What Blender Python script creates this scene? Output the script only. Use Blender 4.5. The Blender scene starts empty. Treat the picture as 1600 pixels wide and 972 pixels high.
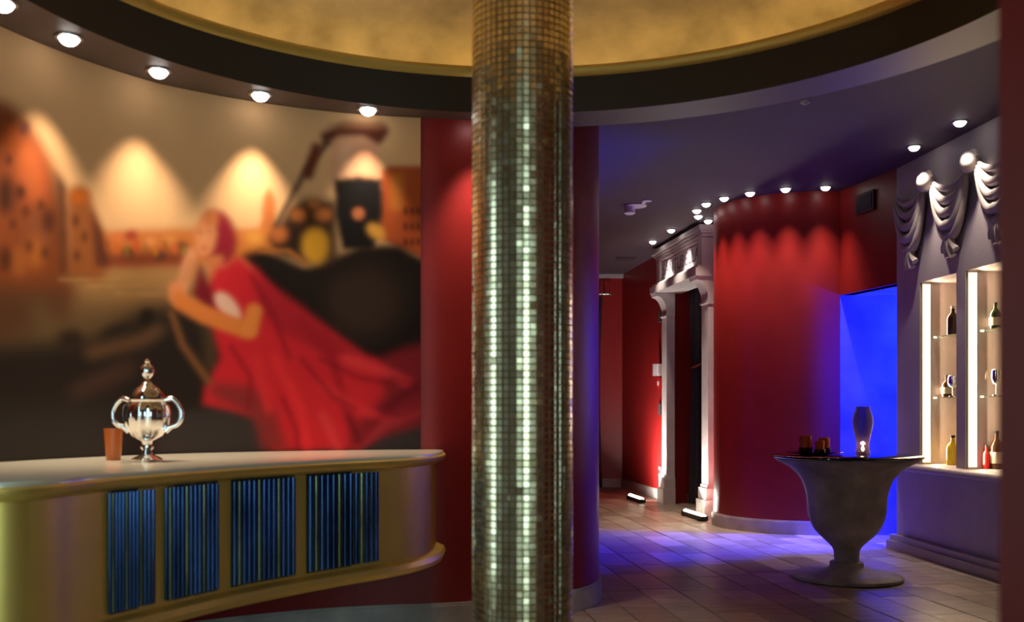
import bpy, bmesh, math, random
import numpy as np
from mathutils import Vector, Matrix
random.seed(7)
PI = math.pi
SC = bpy.context.scene
COL = SC.collection

# ------------------------------------------------------------------ camera, world, big lights, exposure
F = 1600.0            # focal length in photo pixels (1600x972 frame)
HY = 640.0            # image row of the horizon
CAMZ = 1.0
cam_d = bpy.data.cameras.new('camera')
cam = bpy.data.objects.new('camera', cam_d); COL.objects.link(cam)
cam.location = (0, 0, CAMZ); cam.rotation_euler = (PI/2, 0, 0)
cam_d.sensor_fit = 'HORIZONTAL'; cam_d.sensor_width = 36.0; cam_d.lens = 36.0
cam_d.shift_x = 0.0; cam_d.shift_y = (HY - 486.0) / 1600.0
cam_d.clip_start = 0.05
cam_d.dof.use_dof = True; cam_d.dof.focus_distance = 7.6; cam_d.dof.aperture_fstop = 2.6; cam_d.dof.aperture_blades = 9
SC.camera = cam
SC.view_settings.view_transform = 'Standard'
SC.view_settings.look = 'None'
SC.view_settings.gamma = 1.0
SC.view_settings.use_curve_mapping = False
SC.view_settings.exposure = 0.0
w = bpy.data.worlds.new('world'); SC.world = w; w.use_nodes = True
w.node_tree.nodes['Background'].inputs[0].default_value = (0, 0, 0, 1)
w.node_tree.nodes['Background'].inputs[1].default_value = 1.0
SC.cycles.use_denoising = True
SC.cycles.max_bounces = 8
SC.cycles.sample_clamp_indirect = 4.0
SC.cycles.caustics_reflective = False
SC.cycles.caustics_refractive = False

CEIL = 2.74           # main ceiling
RINGZ = 2.34          # underside of the round bulkhead
CX, CY = 0.03, 2.97   # middle of the round foyer
RIN, ROUT = 1.66, 1.88

def srgb(r, g, b):
    f = lambda c: (c/255/12.92) if c/255 <= 0.04045 else ((c/255+0.055)/1.055)**2.4
    return (f(r), f(g), f(b), 1.0)

# ------------------------------------------------------------------ materials
def mat(name, col, rough=0.5, metal=0.0, noise=0.0, nscale=6.0, bump=0.0, bscale=60.0, emit=None, estr=0.0,
        trans=0.0, ior=1.45, alpha=1.0, coat=0.0, spec=0.5, stretch=None):
    m = bpy.data.materials.new(name); m.use_nodes = True
    nt = m.node_tree; b = nt.nodes['Principled BSDF']
    b.inputs['Base Color'].default_value = col
    b.inputs['Roughness'].default_value = rough
    b.inputs['Metallic'].default_value = metal
    b.inputs['IOR'].default_value = ior
    b.inputs['Transmission Weight'].default_value = trans
    b.inputs['Alpha'].default_value = alpha
    b.inputs['Coat Weight'].default_value = coat
    b.inputs['Specular IOR Level'].default_value = spec
    if emit:
        b.inputs['Emission Color'].default_value = emit
        b.inputs['Emission Strength'].default_value = estr
    tc = mp = None
    if noise or bump:
        tc = nt.nodes.new('ShaderNodeTexCoord'); mp = nt.nodes.new('ShaderNodeMapping')
        nt.links.new(tc.outputs['Object'], mp.inputs['Vector'])
        if stretch: mp.inputs['Scale'].default_value = stretch
    if noise:
        n = nt.nodes.new('ShaderNodeTexNoise'); n.inputs['Scale'].default_value = nscale; n.inputs['Detail'].default_value = 6
        nt.links.new(mp.outputs[0], n.inputs['Vector'])
        r = nt.nodes.new('ShaderNodeValToRGB')
        r.color_ramp.elements[0].position = 0.3; r.color_ramp.elements[1].position = 0.72
        r.color_ramp.elements[0].color = tuple(c*(1-noise) for c in col[:3]) + (1,)
        r.color_ramp.elements[1].color = tuple(min(1, c*(1+noise)) for c in col[:3]) + (1,)
        nt.links.new(n.outputs['Fac'], r.inputs[0]); nt.links.new(r.outputs[0], b.inputs['Base Color'])
    if bump:
        n2 = nt.nodes.new('ShaderNodeTexNoise'); n2.inputs['Scale'].default_value = bscale; n2.inputs['Detail'].default_value = 4
        nt.links.new(mp.outputs[0], n2.inputs['Vector'])
        bp = nt.nodes.new('ShaderNodeBump'); bp.inputs['Strength'].default_value = bump; bp.inputs['Distance'].default_value = 0.01
        nt.links.new(n2.outputs['Fac'], bp.inputs['Height']); nt.links.new(bp.outputs[0], b.inputs['Normal'])
    return m

M = {}
M['red'] = mat('red paint', (0.30, 0.013, 0.012, 1), 0.42, noise=0.08, nscale=3, bump=0.04, bscale=140)
M['ceil'] = mat('ceiling paint', (0.074, 0.050, 0.066, 1), 0.7, noise=0.05, nscale=2)
M['fascia'] = mat('dark brown fascia', (0.035, 0.028, 0.022, 1), 0.6)
M['under'] = mat('taupe soffit paint', (0.11, 0.082, 0.078, 1), 0.5)
M['dome'] = mat('parchment plaster', (0.58, 0.42, 0.26, 1), 0.7, noise=0.32, nscale=4.5, bump=0.1, bscale=20)
M['gold'] = mat('gold metal', (0.85, 0.58, 0.14, 1), 0.40, 0.6, noise=0.08, nscale=3)
M['goldmould'] = mat('gilded moulding', (0.66, 0.47, 0.12, 1), 0.45, 0.5)
M['top'] = mat('polished champagne lacquer', (0.88, 0.83, 0.66, 1), 0.25, 0.2, coat=0.4)
M['grout'] = mat('brown grout', (0.24, 0.15, 0.06, 1), 0.7)
M['stone'] = mat('pale portal stone', (0.74, 0.68, 0.66, 1), 0.6, noise=0.10, nscale=9, bump=0.15, bscale=60)
M['skirt'] = mat('pale skirting stone', (0.52, 0.46, 0.42, 1), 0.5, noise=0.2, nscale=8, bump=0.1)
M['urn'] = mat('grey cast stone', (0.50, 0.47, 0.46, 1), 0.6, noise=0.35, nscale=7, bump=0.3, bscale=25)
M['black_glass'] = mat('black glass', (0, 0, 0, 1), 0.08, coat=0.5)
M['black'] = mat('black plastic', (0.012, 0.012, 0.013, 1), 0.5)
M['velvet'] = mat('black velvet', (0.045, 0.038, 0.042, 1), 0.5, noise=0.2, nscale=20)
M['tie'] = mat('dark red cord', (0.25, 0.01, 0.015, 1), 0.6)
M['plaster'] = mat('lilac grey plaster', (0.46, 0.40, 0.42, 1), 0.55, noise=0.08, nscale=5, bump=0.08)
M['swag'] = mat('cream plaster relief', (0.54, 0.47, 0.44, 1), 0.55, noise=0.08, nscale=10)
M['beige'] = mat('beige cabinet lining', (0.46, 0.33, 0.19, 1), 0.55)
M['nichewall'] = mat('rough grey plaster', (0.22, 0.22, 0.22, 1), 0.7, spec=0.15, noise=0.45, nscale=2.6, bump=0.3, bscale=6)
M['chrome'] = mat('chrome', (0.92, 0.92, 0.93, 1), 0.06, 1.0)
M['white'] = mat('white plastic', (0.75, 0.74, 0.75, 1), 0.4)
M['grey'] = mat('dark grey plastic', (0.08, 0.08, 0.085, 1), 0.4)
M['alarm'] = mat('red plastic', (0.6, 0.02, 0.02, 1), 0.35)
M['metal'] = mat('brushed steel', (0.5, 0.5, 0.5, 1), 0.3, 1.0)
M['lamp'] = mat('lit lamp glass', (1, 1, 1, 1), 0.4, emit=(1.0, 0.93, 0.88, 1), estr=9.0)
M['led'] = mat('lit warm diffuser', (1, 1, 1, 1), 0.4, emit=(1.0, 0.80, 0.48, 1), estr=2.6)
M['cove'] = mat('lit yellow cove tube', (1, 1, 1, 1), 0.4, emit=(1.0, 0.74, 0.22, 1), estr=9.0)
M['barled'] = mat('lit white lens', (1, 1, 1, 1), 0.3, emit=(1.0, 0.90, 0.70, 1), estr=14.0)
M['flame'] = mat('candle flame', (1, 0.8, 0.5, 1), 0.5, emit=(1.0, 0.62, 0.22, 1), estr=60.0)
M['daylight'] = mat('daylit frosted pane', (0.9, 0.95, 0.92, 1), 0.5, emit=(0.62, 0.95, 1.0, 1), estr=4.0)
M['bluelamp'] = mat('lit blue lens', (0.1, 0.1, 1, 1), 0.3, emit=(0.02, 0.05, 1.0, 1), estr=12.0)
M['orange'] = mat('orange wax', (0.80, 0.11, 0.03, 1), 0.5)
M['votive'] = mat('orange glass', (0.75, 0.20, 0.04, 1), 0.2, trans=0.4)
M['smoke'] = mat('smoky violet glass', (0.20, 0.14, 0.26, 1), 0.08, trans=0.6, alpha=0.7)
M['glass'] = mat('clear glass', (0.9, 0.95, 0.93, 1), 0.03, trans=0.9, alpha=0.5)
M['shelfglass'] = mat('shelf glass', (0.55, 0.72, 0.62, 1), 0.05, trans=0.8, alpha=0.6)
M['bottle_dark'] = mat('dark green bottle glass', (0.02, 0.035, 0.015, 1), 0.08)
M['bottle_brown'] = mat('brown bottle glass', (0.06, 0.025, 0.012, 1), 0.08)
M['bottle_yellow'] = mat('yellow liquor', (0.75, 0.55, 0.03, 1), 0.15)
M['label'] = mat('paper label', (0.7, 0.62, 0.5, 1), 0.7)
M['engrave'] = mat('grey lettering', (0.20, 0.17, 0.17, 1), 0.7)
M['slatglass'] = mat('iridescent blue ribbed glass', (0.055, 0.12, 0.29, 1), 0.14, 0.85, noise=0.9, nscale=5.0, stretch=(1, 1, 0.5))
M['slatglass2'] = mat('iridescent green ribbed glass', (0.16, 0.20, 0.12, 1), 0.15, 0.85, noise=0.8, nscale=6.0, stretch=(1, 1, 0.5))
M['panelback'] = mat('dark panel backing', (0.03, 0.025, 0.03, 1), 0.4)

def tile_material():
    m = bpy.data.materials.new('gold mosaic'); m.use_nodes = True
    nt = m.node_tree; b = nt.nodes['Principled BSDF']
    b.inputs['Metallic'].default_value = 1.0; b.inputs['Coat Weight'].default_value = 1.0; b.inputs['Coat IOR'].default_value = 1.8; b.inputs['Coat Roughness'].default_value = 0.15; b.inputs['Roughness'].default_value = 0.26
    tc = nt.nodes.new('ShaderNodeTexCoord'); n = nt.nodes.new('ShaderNodeTexNoise')
    n.inputs['Scale'].default_value = 30
    g = nt.nodes.new('ShaderNodeNewGeometry')
    nt.links.new(g.outputs['Position'], n.inputs['Vector'])
    r = nt.nodes.new('ShaderNodeValToRGB')
    r.color_ramp.elements[0].position = 0.3; r.color_ramp.elements[1].position = 0.7
    r.color_ramp.elements[0].color = (0.62, 0.49, 0.25, 1); r.color_ramp.elements[1].color = (0.92, 0.80, 0.52, 1)
    nt.links.new(n.outputs['Fac'], r.inputs[0]); nt.links.new(r.outputs[0], b.inputs['Base Color'])
    return m
M['tile'] = tile_material()

def attr_material(name, rough, attr='Col', noise=0.0, bump=0.0, spec=0.5):
    m = bpy.data.materials.new(name); m.use_nodes = True
    nt = m.node_tree; b = nt.nodes['Principled BSDF']; b.inputs['Roughness'].default_value = rough
    b.inputs['Specular IOR Level'].default_value = spec
    a = nt.nodes.new('ShaderNodeAttribute'); a.attribute_name = attr
    out = a.outputs['Color']
    if noise:
        g = nt.nodes.new('ShaderNodeNewGeometry'); n = nt.nodes.new('ShaderNodeTexNoise')
        mp = nt.nodes.new('ShaderNodeMapping'); mp.inputs['Scale'].default_value = (4, 12, 4)
        nt.links.new(g.outputs['Position'], mp.inputs['Vector'])
        n.inputs['Scale'].default_value = 1.6; n.inputs['Detail'].default_value = 8
        nt.links.new(mp.outputs[0], n.inputs['Vector'])
        mr = nt.nodes.new('ShaderNodeMapRange'); mr.inputs[1].default_value = 0.25; mr.inputs[2].default_value = 0.75
        mr.inputs[3].default_value = 1 - noise; mr.inputs[4].default_value = 1 + noise*0.5
        nt.links.new(n.outputs['Fac'], mr.inputs[0])
        mx = nt.nodes.new('ShaderNodeVectorMath'); mx.operation = 'SCALE'
        nt.links.new(out, mx.inputs[0]); nt.links.new(mr.outputs[0], mx.inputs['Scale'])
        out = mx.outputs[0]
        if bump:
            bp = nt.nodes.new('ShaderNodeBump'); bp.inputs['Strength'].default_value = bump; bp.inputs['Distance'].default_value = 0.004
            nt.links.new(n.outputs['Fac'], bp.inputs['Height']); nt.links.new(bp.outputs[0], b.inputs['Normal'])
    nt.links.new(out, b.inputs['Base Color'])
    return m
M['print'] = attr_material('mural print', 0.7, spec=0.08)
M['floor_tile'] = attr_material('travertine', 0.38, noise=0.35, bump=0.25)

# ------------------------------------------------------------------ mesh helpers
class MB:
    def __init__(s): s.v = []; s.f = []
    def add(s, vs, fs):
        o = len(s.v); s.v += [tuple(p) for p in vs]; s.f += [tuple(i+o for i in q) for q in fs]; return s
    def box(s, x0, x1, y0, y1, z0, z1, fr=None):
        vs = [(x, y, z) for z in (z0, z1) for y in (y0, y1) for x in (x0, x1)]
        if fr: vs = [fr(*p) for p in vs]
        return s.add(vs, [(0,2,3,1),(4,5,7,6),(0,1,5,4),(2,6,7,3),(0,4,6,2),(1,3,7,5)])
    def chbox(s, x0, x1, y0, y1, z0, z1, c, fr=None):       # box with chamfered top edge
        vs = [(x0,y0,z0),(x1,y0,z0),(x1,y1,z0),(x0,y1,z0),(x0,y0,z1-c),(x1,y0,z1-c),(x1,y1,z1-c),(x0,y1,z1-c),
              (x0+c,y0+c,z1),(x1-c,y0+c,z1),(x1-c,y1-c,z1),(x0+c,y1-c,z1)]
        if fr: vs = [fr(*p) for p in vs]
        return s.add(vs, [(3,2,1,0),(0,1,5,4),(1,2,6,5),(2,3,7,6),(3,0,4,7),(4,5,9,8),(5,6,10,9),(6,7,11,10),(7,4,8,11),(8,9,10,11)])
    def lathe(s, prof, n=48, cx=0, cy=0, cz=0, a0=0, a1=2*PI, sx=1, sy=1):
        full = abs(a1-a0-2*PI) < 1e-6
        m = n if full else n+1
        vs = []
        for i in range(m):
            a = a0+(a1-a0)*i/n
            for r, z in prof: vs.append((cx+r*math.cos(a)*sx, cy+r*math.sin(a)*sy, cz+z))
        k = len(prof); fs = []
        for i in range(n):
            j = (i+1) % m
            for q in range(k-1): fs.append((i*k+q, j*k+q, j*k+q+1, i*k+q+1))
        return s.add(vs, fs)
    def tube(s, pts, r, n=8, caps=True):
        pts = [Vector(p) for p in pts]; rs = r if isinstance(r, (list, tuple)) else [r]*len(pts)
        vs = []; up = Vector((0, 0, 1)); prev = None
        for i, p in enumerate(pts):
            t = (pts[min(i+1, len(pts)-1)]-pts[max(i-1, 0)]).normalized()
            if prev is None:
                ref = up if abs(t.z) < 0.9 else Vector((1, 0, 0)); a = t.cross(ref).normalized()
            else:
                a = (prev-t*prev.dot(t)).normalized()
            prev = a; b = t.cross(a)
            for k in range(n):
                q = 2*PI*k/n; vs.append(p+(a*math.cos(q)+b*math.sin(q))*rs[i])
        fs = [(i*n+k, i*n+(k+1) % n, (i+1)*n+(k+1) % n, (i+1)*n+k) for i in range(len(pts)-1) for k in range(n)]
        if caps: fs += [tuple(range(n))[::-1], tuple((len(pts)-1)*n+k for k in range(n))]
        return s.add(vs, fs)
    def ribbon(s, pts, z0, z1, th):
        """upright slab along a plan polyline; th>0 grows to the left of travel, <0 to the right"""
        n = len(pts); P = [Vector((p[0], p[1], 0)) for p in pts]; off = []
        for i in range(n):
            t = (P[min(i+1, n-1)]-P[max(i-1, 0)]).normalized(); off.append(P[i]+Vector((-t.y, t.x, 0))*th)
        vs = []
        for i in range(n):
            for q, z in ((P[i], z0), (P[i], z1), (off[i], z1), (off[i], z0)): vs.append((q.x, q.y, z))
        fs = []
        for i in range(n-1):
            a, b = i*4, (i+1)*4
            for k in range(4): fs.append((a+k, b+k, b+(k+1) % 4, a+(k+1) % 4))
        fs += [(0, 1, 2, 3), ((n-1)*4+3, (n-1)*4+2, (n-1)*4+1, (n-1)*4)]
        return s.add(vs, fs)
    def mesh(s, name, smooth=False):
        me = bpy.data.meshes.new(name); me.from_pydata(s.v, [], s.f); me.update()
        bm = bmesh.new(); bm.from_mesh(me); bmesh.ops.recalc_face_normals(bm, faces=bm.faces); bm.to_mesh(me); bm.free()
        if smooth:
            me.polygons.foreach_set('use_smooth', [True]*len(me.polygons))
            try: me.set_sharp_from_angle(angle=math.radians(40))
            except Exception: pass
        return me
    def build(s, name, m, parent=None, smooth=False):
        me = s.mesh(name, smooth); me.materials.append(m)
        return link(name, me, parent)

def link(name, data, parent=None):
    o = bpy.data.objects.new(name, data); COL.objects.link(o)
    if parent: o.parent = parent
    return o
def tag(o, label=None, cat=None, group=None, kind=None):
    if label: o['label'] = label
    if cat: o['category'] = cat
    if group: o['group'] = group
    if kind: o['kind'] = kind
    return o
def thing(name, label, cat, loc=(0, 0, 0), rz=0.0, group=None):
    o = link(name, None); o.location = loc; o.rotation_euler = (0, 0, rz); o.empty_display_size = 0.05
    return tag(o, label, cat, group)
def struct(o): o['kind'] = 'structure'; return o
def copy_tree(o, parent=None):
    c = o.copy(); COL.objects.link(c); c.parent = parent
    for ch in list(o.children): copy_tree(ch, c)
    return c
def light(name, kind, loc, energy, col=(1, 1, 1), aim=None, parent=None, **kw):
    d = bpy.data.lights.new(name, kind); d.energy = energy; d.color = col
    for k, v in kw.items(): setattr(d, k, v)
    o = link(name, d, parent); o.location = loc
    if aim is not None: o.rotation_euler = Vector(aim).to_track_quat('-Z', 'Y').to_euler()
    return o
def at(x, y, z):                       # photo pixel + known height -> plan point
    Y = F*(z-CAMZ)/(HY-y); return ((x-800)/F*Y, Y)
def polar(a, r): return (CX+r*math.cos(math.radians(a)), CY+r*math.sin(math.radians(a)))
def smooth_path(pts, n=8):             # Catmull-Rom
    out = []; P = [Vector(p) for p in pts]
    for i in range(len(P)-1):
        p0, p1, p2, p3 = P[max(i-1, 0)], P[i], P[i+1], P[min(i+2, len(P)-1)]
        for k in range(n):
            t = k/n
            out.append(0.5*((2*p1)+(p2-p0)*t+(2*p0-5*p1+4*p2-p3)*t*t+(3*p1-p0-3*p2+p3)*t**3))
    out.append(P[-1]); return out
def interp(x, xs, ys):
    return float(np.interp(x, xs, ys))

# ------------------------------------------------------------------ setting: floor
fl = MB().box(-2.6, 4.4, -2.8, 13.5, -0.12, -0.006).build('floor', M['grout']); struct(fl)
dv = Vector((0.124, -0.992)).normalized(); nv = Vector((-dv.y, dv.x))
if nv.x < 0: nv = -nv
O0 = Vector((1.32, 5.71))
def fl_fr(a, b, z): p = O0+dv*a+nv*b; return (p.x, p.y, z)
TW, GAP = 0.205, 0.004
rnd = random.Random(3)
stuff = MB(); stuff_cols = []
tones = [(0.48, 0.37, 0.27), (0.38, 0.29, 0.21), (0.58, 0.46, 0.34), (0.28, 0.21, 0.155), (0.44, 0.33, 0.24), (0.52, 0.42, 0.32)]
def add_cols(me, cols, per):
    a = me.color_attributes.new('Col', 'FLOAT_COLOR', 'POINT')
    flat = []
    for c in cols: flat += list(c+(1.0,))*per
    a.data.foreach_set('color', flat)
for row in range(-24, 20):
    a = -9.0 + rnd.random()*0.4
    while a < 9.6:
        L = rnd.uniform(0.34, 0.62); t = rnd.choice(tones); k = rnd.uniform(0.85, 1.15); c = tuple(q*k for q in t)
        cpt = fl_fr(a+L/2, (row+0.5)*TW, 0); dz = rnd.uniform(-0.0012, 0.0012)
        if -2.6 < cpt[0] < 4.4 and -2.7 < cpt[1] < 13.4:
            vis = 4.55 < cpt[1] < 9.6 and 0.05*cpt[1] < cpt[0] < min(0.5*cpt[1], 2.95)
            mb = MB() if vis else stuff
            wgap = 0.008 if row % 6 == 0 else GAP
            mb.chbox(a, a+L-GAP, row*TW, (row+1)*TW-wgap, -0.006, dz, 0.002, fl_fr)
            if vis:
                me = mb.mesh('floor_tile'); add_cols(me, [c], 12); me.materials.append(M['floor_tile']); link('floor_tile', me, fl)
            else: stuff_cols.append(c)
        a += L
me = stuff.mesh('floor_tiles'); add_cols(me, stuff_cols, 12); me.materials.append(M['floor_tile'])
o = link('distant_floor_tiling', me, fl); o['kind'] = 'stuff'

# ------------------------------------------------------------------ setting: ceiling, bulkhead ring, dome
mb = MB(); N = 144; X0, X1, Y0, Y1 = -2.6, 4.4, -2.8, 13.5
angs = sorted([2*PI*i/N for i in range(N)]+[math.atan2(y-CY, x-CX) % (2*PI) for x in (X0, X1) for y in (Y0, Y1)])
vs = []
for a in angs:
    c, s = math.cos(a), math.sin(a)
    t = min([(X1-CX)/c if c > 1e-9 else 1e9, (X0-CX)/c if c < -1e-9 else 1e9, (Y1-CY)/s if s > 1e-9 else 1e9, (Y0-CY)/s if s < -1e-9 else 1e9])
    for z in (CEIL, CEIL+0.1): vs += [(CX+1.87*c, CY+1.87*s, z), (CX+t*c, CY+t*s, z)]
n = len(angs); fs = []
for i in range(n):
    j = (i+1) % n
    fs += [(i*4, i*4+1, j*4+1, j*4), (i*4+2, j*4+2, j*4+3, i*4+3), (i*4, j*4, j*4+2, i*4+2), (i*4+1, i*4+3, j*4+3, j*4+1)]
struct(mb.add(vs, fs).build('ceiling', M['ceil']))

def rout(a):                            # the ring's outer edge: runs into the mural wall on the left
    d = math.degrees(a) % 360
    return interp(d, [0, 84, 100, 250, 290, 360], [1.88, 1.90, 2.05, 2.05, 1.88, 1.88])
n = 192; vs = []
for i in range(n):
    a = 2*PI*i/n; c, s = math.cos(a), math.sin(a); ro = rout(a)
    for r, z in ((RIN+0.10, 2.50), (RIN, 2.50), (RIN, RINGZ), (ro, RINGZ), (ro, CEIL+0.02), (RIN+0.22, CEIL+0.02), (RIN+0.22, 2.50)):
        vs.append((CX+r*c, CY+r*s, z))
def ring_faces(ks): return [(i*7+k, ((i+1) % n)*7+k, ((i+1) % n)*7+(k+1) % 7, i*7+(k+1) % 7) for i in range(n) for k in ks]
ring = MB().add(vs, ring_faces(range(7))).build('trim_1', M['under'], smooth=True); struct(ring)
ring.data.materials.append(M['fascia'])
for p in ring.data.polygons:           # the inner fascia is dark brown, the soffit taupe
    c = p.center; r = math.hypot(c.x-CX, c.y-CY)
    if abs(p.normal.z) < 0.5 and r < RIN+0.02: p.material_index = 1
prof = [(RIN+0.004, 2.497), (RIN-0.012, 2.503), (RIN-0.022, 2.515), (RIN-0.024, 2.530), (RIN-0.014, 2.545), (RIN+0.012, 2.549), (RIN+0.030, 2.535), (RIN+0.034, 2.50), (RIN+0.004, 2.497)]
g = MB().lathe(prof, 160, CX, CY).build('trim_2', M['goldmould'], smooth=True); struct(g)
prof = [(1.875, 2.50), (1.875, 2.58)]+[(1.875*math.cos(t), 2.58+0.36*math.sin(t)) for t in [PI/2*k/16 for k in range(1, 17)]]
prof[-1] = (0.001, 2.94)
struct(MB().lathe(prof, 128, CX, CY).build('ceiling_dome', M['dome'], smooth=True))
cv = MB().tube([(CX+1.765*math.cos(2*PI*i/120), CY+1.765*math.sin(2*PI*i/120), 2.516) for i in range(121)], 0.010, 6, False).build('cove_light', M['cove'])
tag(cv, 'thin lit yellow tube running round the dome behind the gilded moulding', 'cove light')

# ------------------------------------------------------------------ setting: walls
def rwall(d): return interp(d, [100, 104.5, 115, 127, 140, 160, 180, 250], [1.775, 1.787, 1.83, 1.875, 1.93, 1.92, 1.90, 1.87])
left_pts = [polar(d, rwall(d)) for d in np.linspace(214, 104.5, 64)]
nose = [tuple(p) for p in smooth_path([left_pts[-1], (-0.295, 4.72), (0.0, 4.83), (0.23, 4.99), (0.38, 5.18), (0.455, 5.40), (0.462, 5.62), (0.40, 5.85), (0.25, 6.1), (0.2, 6.6), (0.25, 13.45)], 8)]
wl_pts = left_pts+nose[1:]
cut = next(i for i, p in enumerate(wl_pts) if i > len(left_pts) and math.hypot(p[0]-CX, p[1]-CY) > 1.90)
wl = MB().ribbon(wl_pts, 0, RINGZ+0.03, 0.11).ribbon(wl_pts[cut:], RINGZ+0.03, CEIL, 0.11).build('wall_left', M['red'], smooth=True); struct(wl)
def skirting(name, pts, th, h=0.11):
    return struct(MB().ribbon(pts, 0, h-0.012, th).ribbon(pts, h-0.012, h, th*0.6).build(name, M['skirt'], smooth=True))
skirting('baseboard_left', left_pts+nose[1:], -0.016)

PW0, PW1 = Vector((1.42, 13.2)), Vector((1.886, 9.58))      # foot of the portal wall
pd = (PW1-PW0).normalized(); pn = Vector((pd.y, -pd.x))
if pn.x > 0: pn = -pn
def pfr(u, v, z): p = PW0+pd*u+pn*v; return (p.x, p.y, z)   # u along the wall to the viewer, v out of it
def pu(Y): return (13.2-Y)/(-pd.y)
uA, uB, uC, uD = pu(11.02), pu(10.84), pu(9.66), pu(9.47)
mb = MB().box(-0.1, uB-0.08, -0.15, 0, 0, CEIL, pfr).box(uC+0.08, pu(8.7), -0.15, 0, 0, CEIL, pfr).box(uB-0.08, uC+0.08, -0.15, 0, 2.32, CEIL, pfr)
mb.box(uB-0.20, uB-0.08, -1.6, -0.14, 0, CEIL, pfr).box(uC+0.08, uC+0.2, -1.6, -0.14, 0, CEIL, pfr).box(uB-0.2, uC+0.2, -1.7, -1.6, 0, CEIL, pfr)
mb.box(uB-0.1, uC+0.1, -1.65, -0.1, 2.55, CEIL, pfr)
struct(mb.build('wall_portal', M['red']))
bp_ = [pfr(-0.05, 0.0, 0)[:2], pfr(uA-0.02, 0.0, 0)[:2]]
skirting('baseboard_portal', bp_, -0.02 if True else 0)
skirting('baseboard_passage', [pfr(uB-0.08, -0.15, 0)[:2], pfr(uB-0.08, -1.5, 0)[:2]], 0.016, 0.10)
struct(MB().box(0.2, 1.5, 13.2, 13.4, 0, CEIL).build('wall_far', M['red']))
skirting('baseboard_far', [(0.25, 13.2), (1.44, 13.2)], -0.016)
struct(MB().box(0.25, 1.46, 13.12, 13.2, CEIL-0.05, CEIL-0.002).build('trim_3', M['plaster']))

CC, CR = (2.48, 8.87), 0.72                                 # big red drum
drum = [(CC[0]+CR*math.cos(math.radians(a)), CC[1]+CR*math.sin(math.radians(a))) for a in np.linspace(140, 270, 48)]
NX0, NY0, NX1, NY1 = 2.61, 8.15, 2.78, 7.40                 # edge of the blue niche opening
drum += [(2.54, 8.15), (NX0, NY0)]
struct(MB().ribbon(drum, 0, CEIL, 0.10).build('wall_drum', M['red'], smooth=True))
skirting('baseboard_drum', drum, -0.018)
LINT = 1.91
struct(MB().ribbon([(NX0, NY0), (NX1, NY1)], LINT, CEIL, 0.10).build('wall_lintel', M['red']))
niche = MB().ribbon([(NX0+0.002, NY0+0.003), (4.3, NY0+0.003)], 0, LINT+0.12, 0.10)
niche.ribbon([(4.2, NY0), (4.2, 7.2)], 0, LINT+0.12, 0.10)
niche.ribbon([(3.2, NY1-0.09), (4.3, NY1-0.09)], 0, LINT+0.12, -0.10)
npl = [(NX0+0.01, NY0+0.09), (4.3, NY0+0.09), (4.3, NY1-0.09), (NX1+0.15, NY1-0.09), (NX1+0.01, NY1)]
niche.add([(x, y, z) for z in (LINT, LINT+0.1) for x, y in npl], [(4, 3, 2, 1, 0), (5, 6, 7, 8, 9)]+[(i, (i+1) % 5, 5+(i+1) % 5, 5+i) for i in range(5)])
struct(niche.build('wall_niche', M['nichewall']))

BA = Vector((2.78, 7.40)); bd = Vector((0.0807, -0.9967)).normalized(); bn = Vector((bd.y, -bd.x))
if bn.x > 0: bn = -bn
def bfr(u, v, z): p = BA+bd*u+bn*v; return (p.x, p.y, z)
def bu(px, v):                          # photo column + depth from the wall -> distance along the bar wall
    k = (px-800)/F; x0 = BA.x+bn.x*v; y0 = BA.y+bn.y*v
    return (k*y0-x0)/(bd.x-k*bd.y)
W1, W2, SILL, WTOP, DEP = (0.35, 0.84), (0.95, 1.47), 0.625, 1.875, 0.30
mb = MB().box(0, 5.2, -0.42, 0, 0, 0.59, bfr).box(0, 5.2, -0.42, 0, WTOP, CEIL, bfr)
for u0, u1 in ((0, W1[0]), (W1[1], W2[0]), (W2[1], 5.2)): mb.box(u0, u1, -0.42, 0, 0.59, WTOP, bfr)
wr = struct(mb.build('wall_right', M['plaster']))
struct(MB().box(W1[0]-0.01, W2[1]+0.01, -0.41, -DEP, 0.58, WTOP+0.01, bfr).build('wall_cabinet_back', M['beige']))
struct(MB().box(-0.02, 5.2, -DEP, 0.10, SILL-0.05, SILL, bfr).tube([bfr(-0.02, 0.10, SILL-0.025), bfr(5.2, 0.10, SILL-0.025)], 0.025, 12).build('trim_4', M['plaster'], smooth=True))
struct(MB().box(-0.02, 5.2, 0, 0.07, 0, 0.06, bfr).box(-0.02, 5.2, 0, 0.045, 0.06, 0.10, bfr).build('baseboard_right', M['plaster']))

arc = [polar(d, 1.85) for d in np.linspace(-73, -18, 28)]
struct(MB().ribbon(arc+[(3.3, 2.45)], 0, CEIL, -0.14).build('wall_front_right', M['red'], smooth=True))  # unseen last straight run is added to stop daylight leaking onto the display wall
sh = MB().box(-2.7, -2.6, -2.8, 13.5, 0, CEIL).box(4.4, 4.5, -2.8, 13.5, 0, CEIL).box(-2.7, 4.5, 13.5, 13.6, 0, CEIL)
struct(sh.build('wall_outer', M['plaster']))
struct(MB().box(-2.7, 4.5, -2.9, -2.8, 0, CEIL).build('wall_back', M['plaster']))
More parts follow.
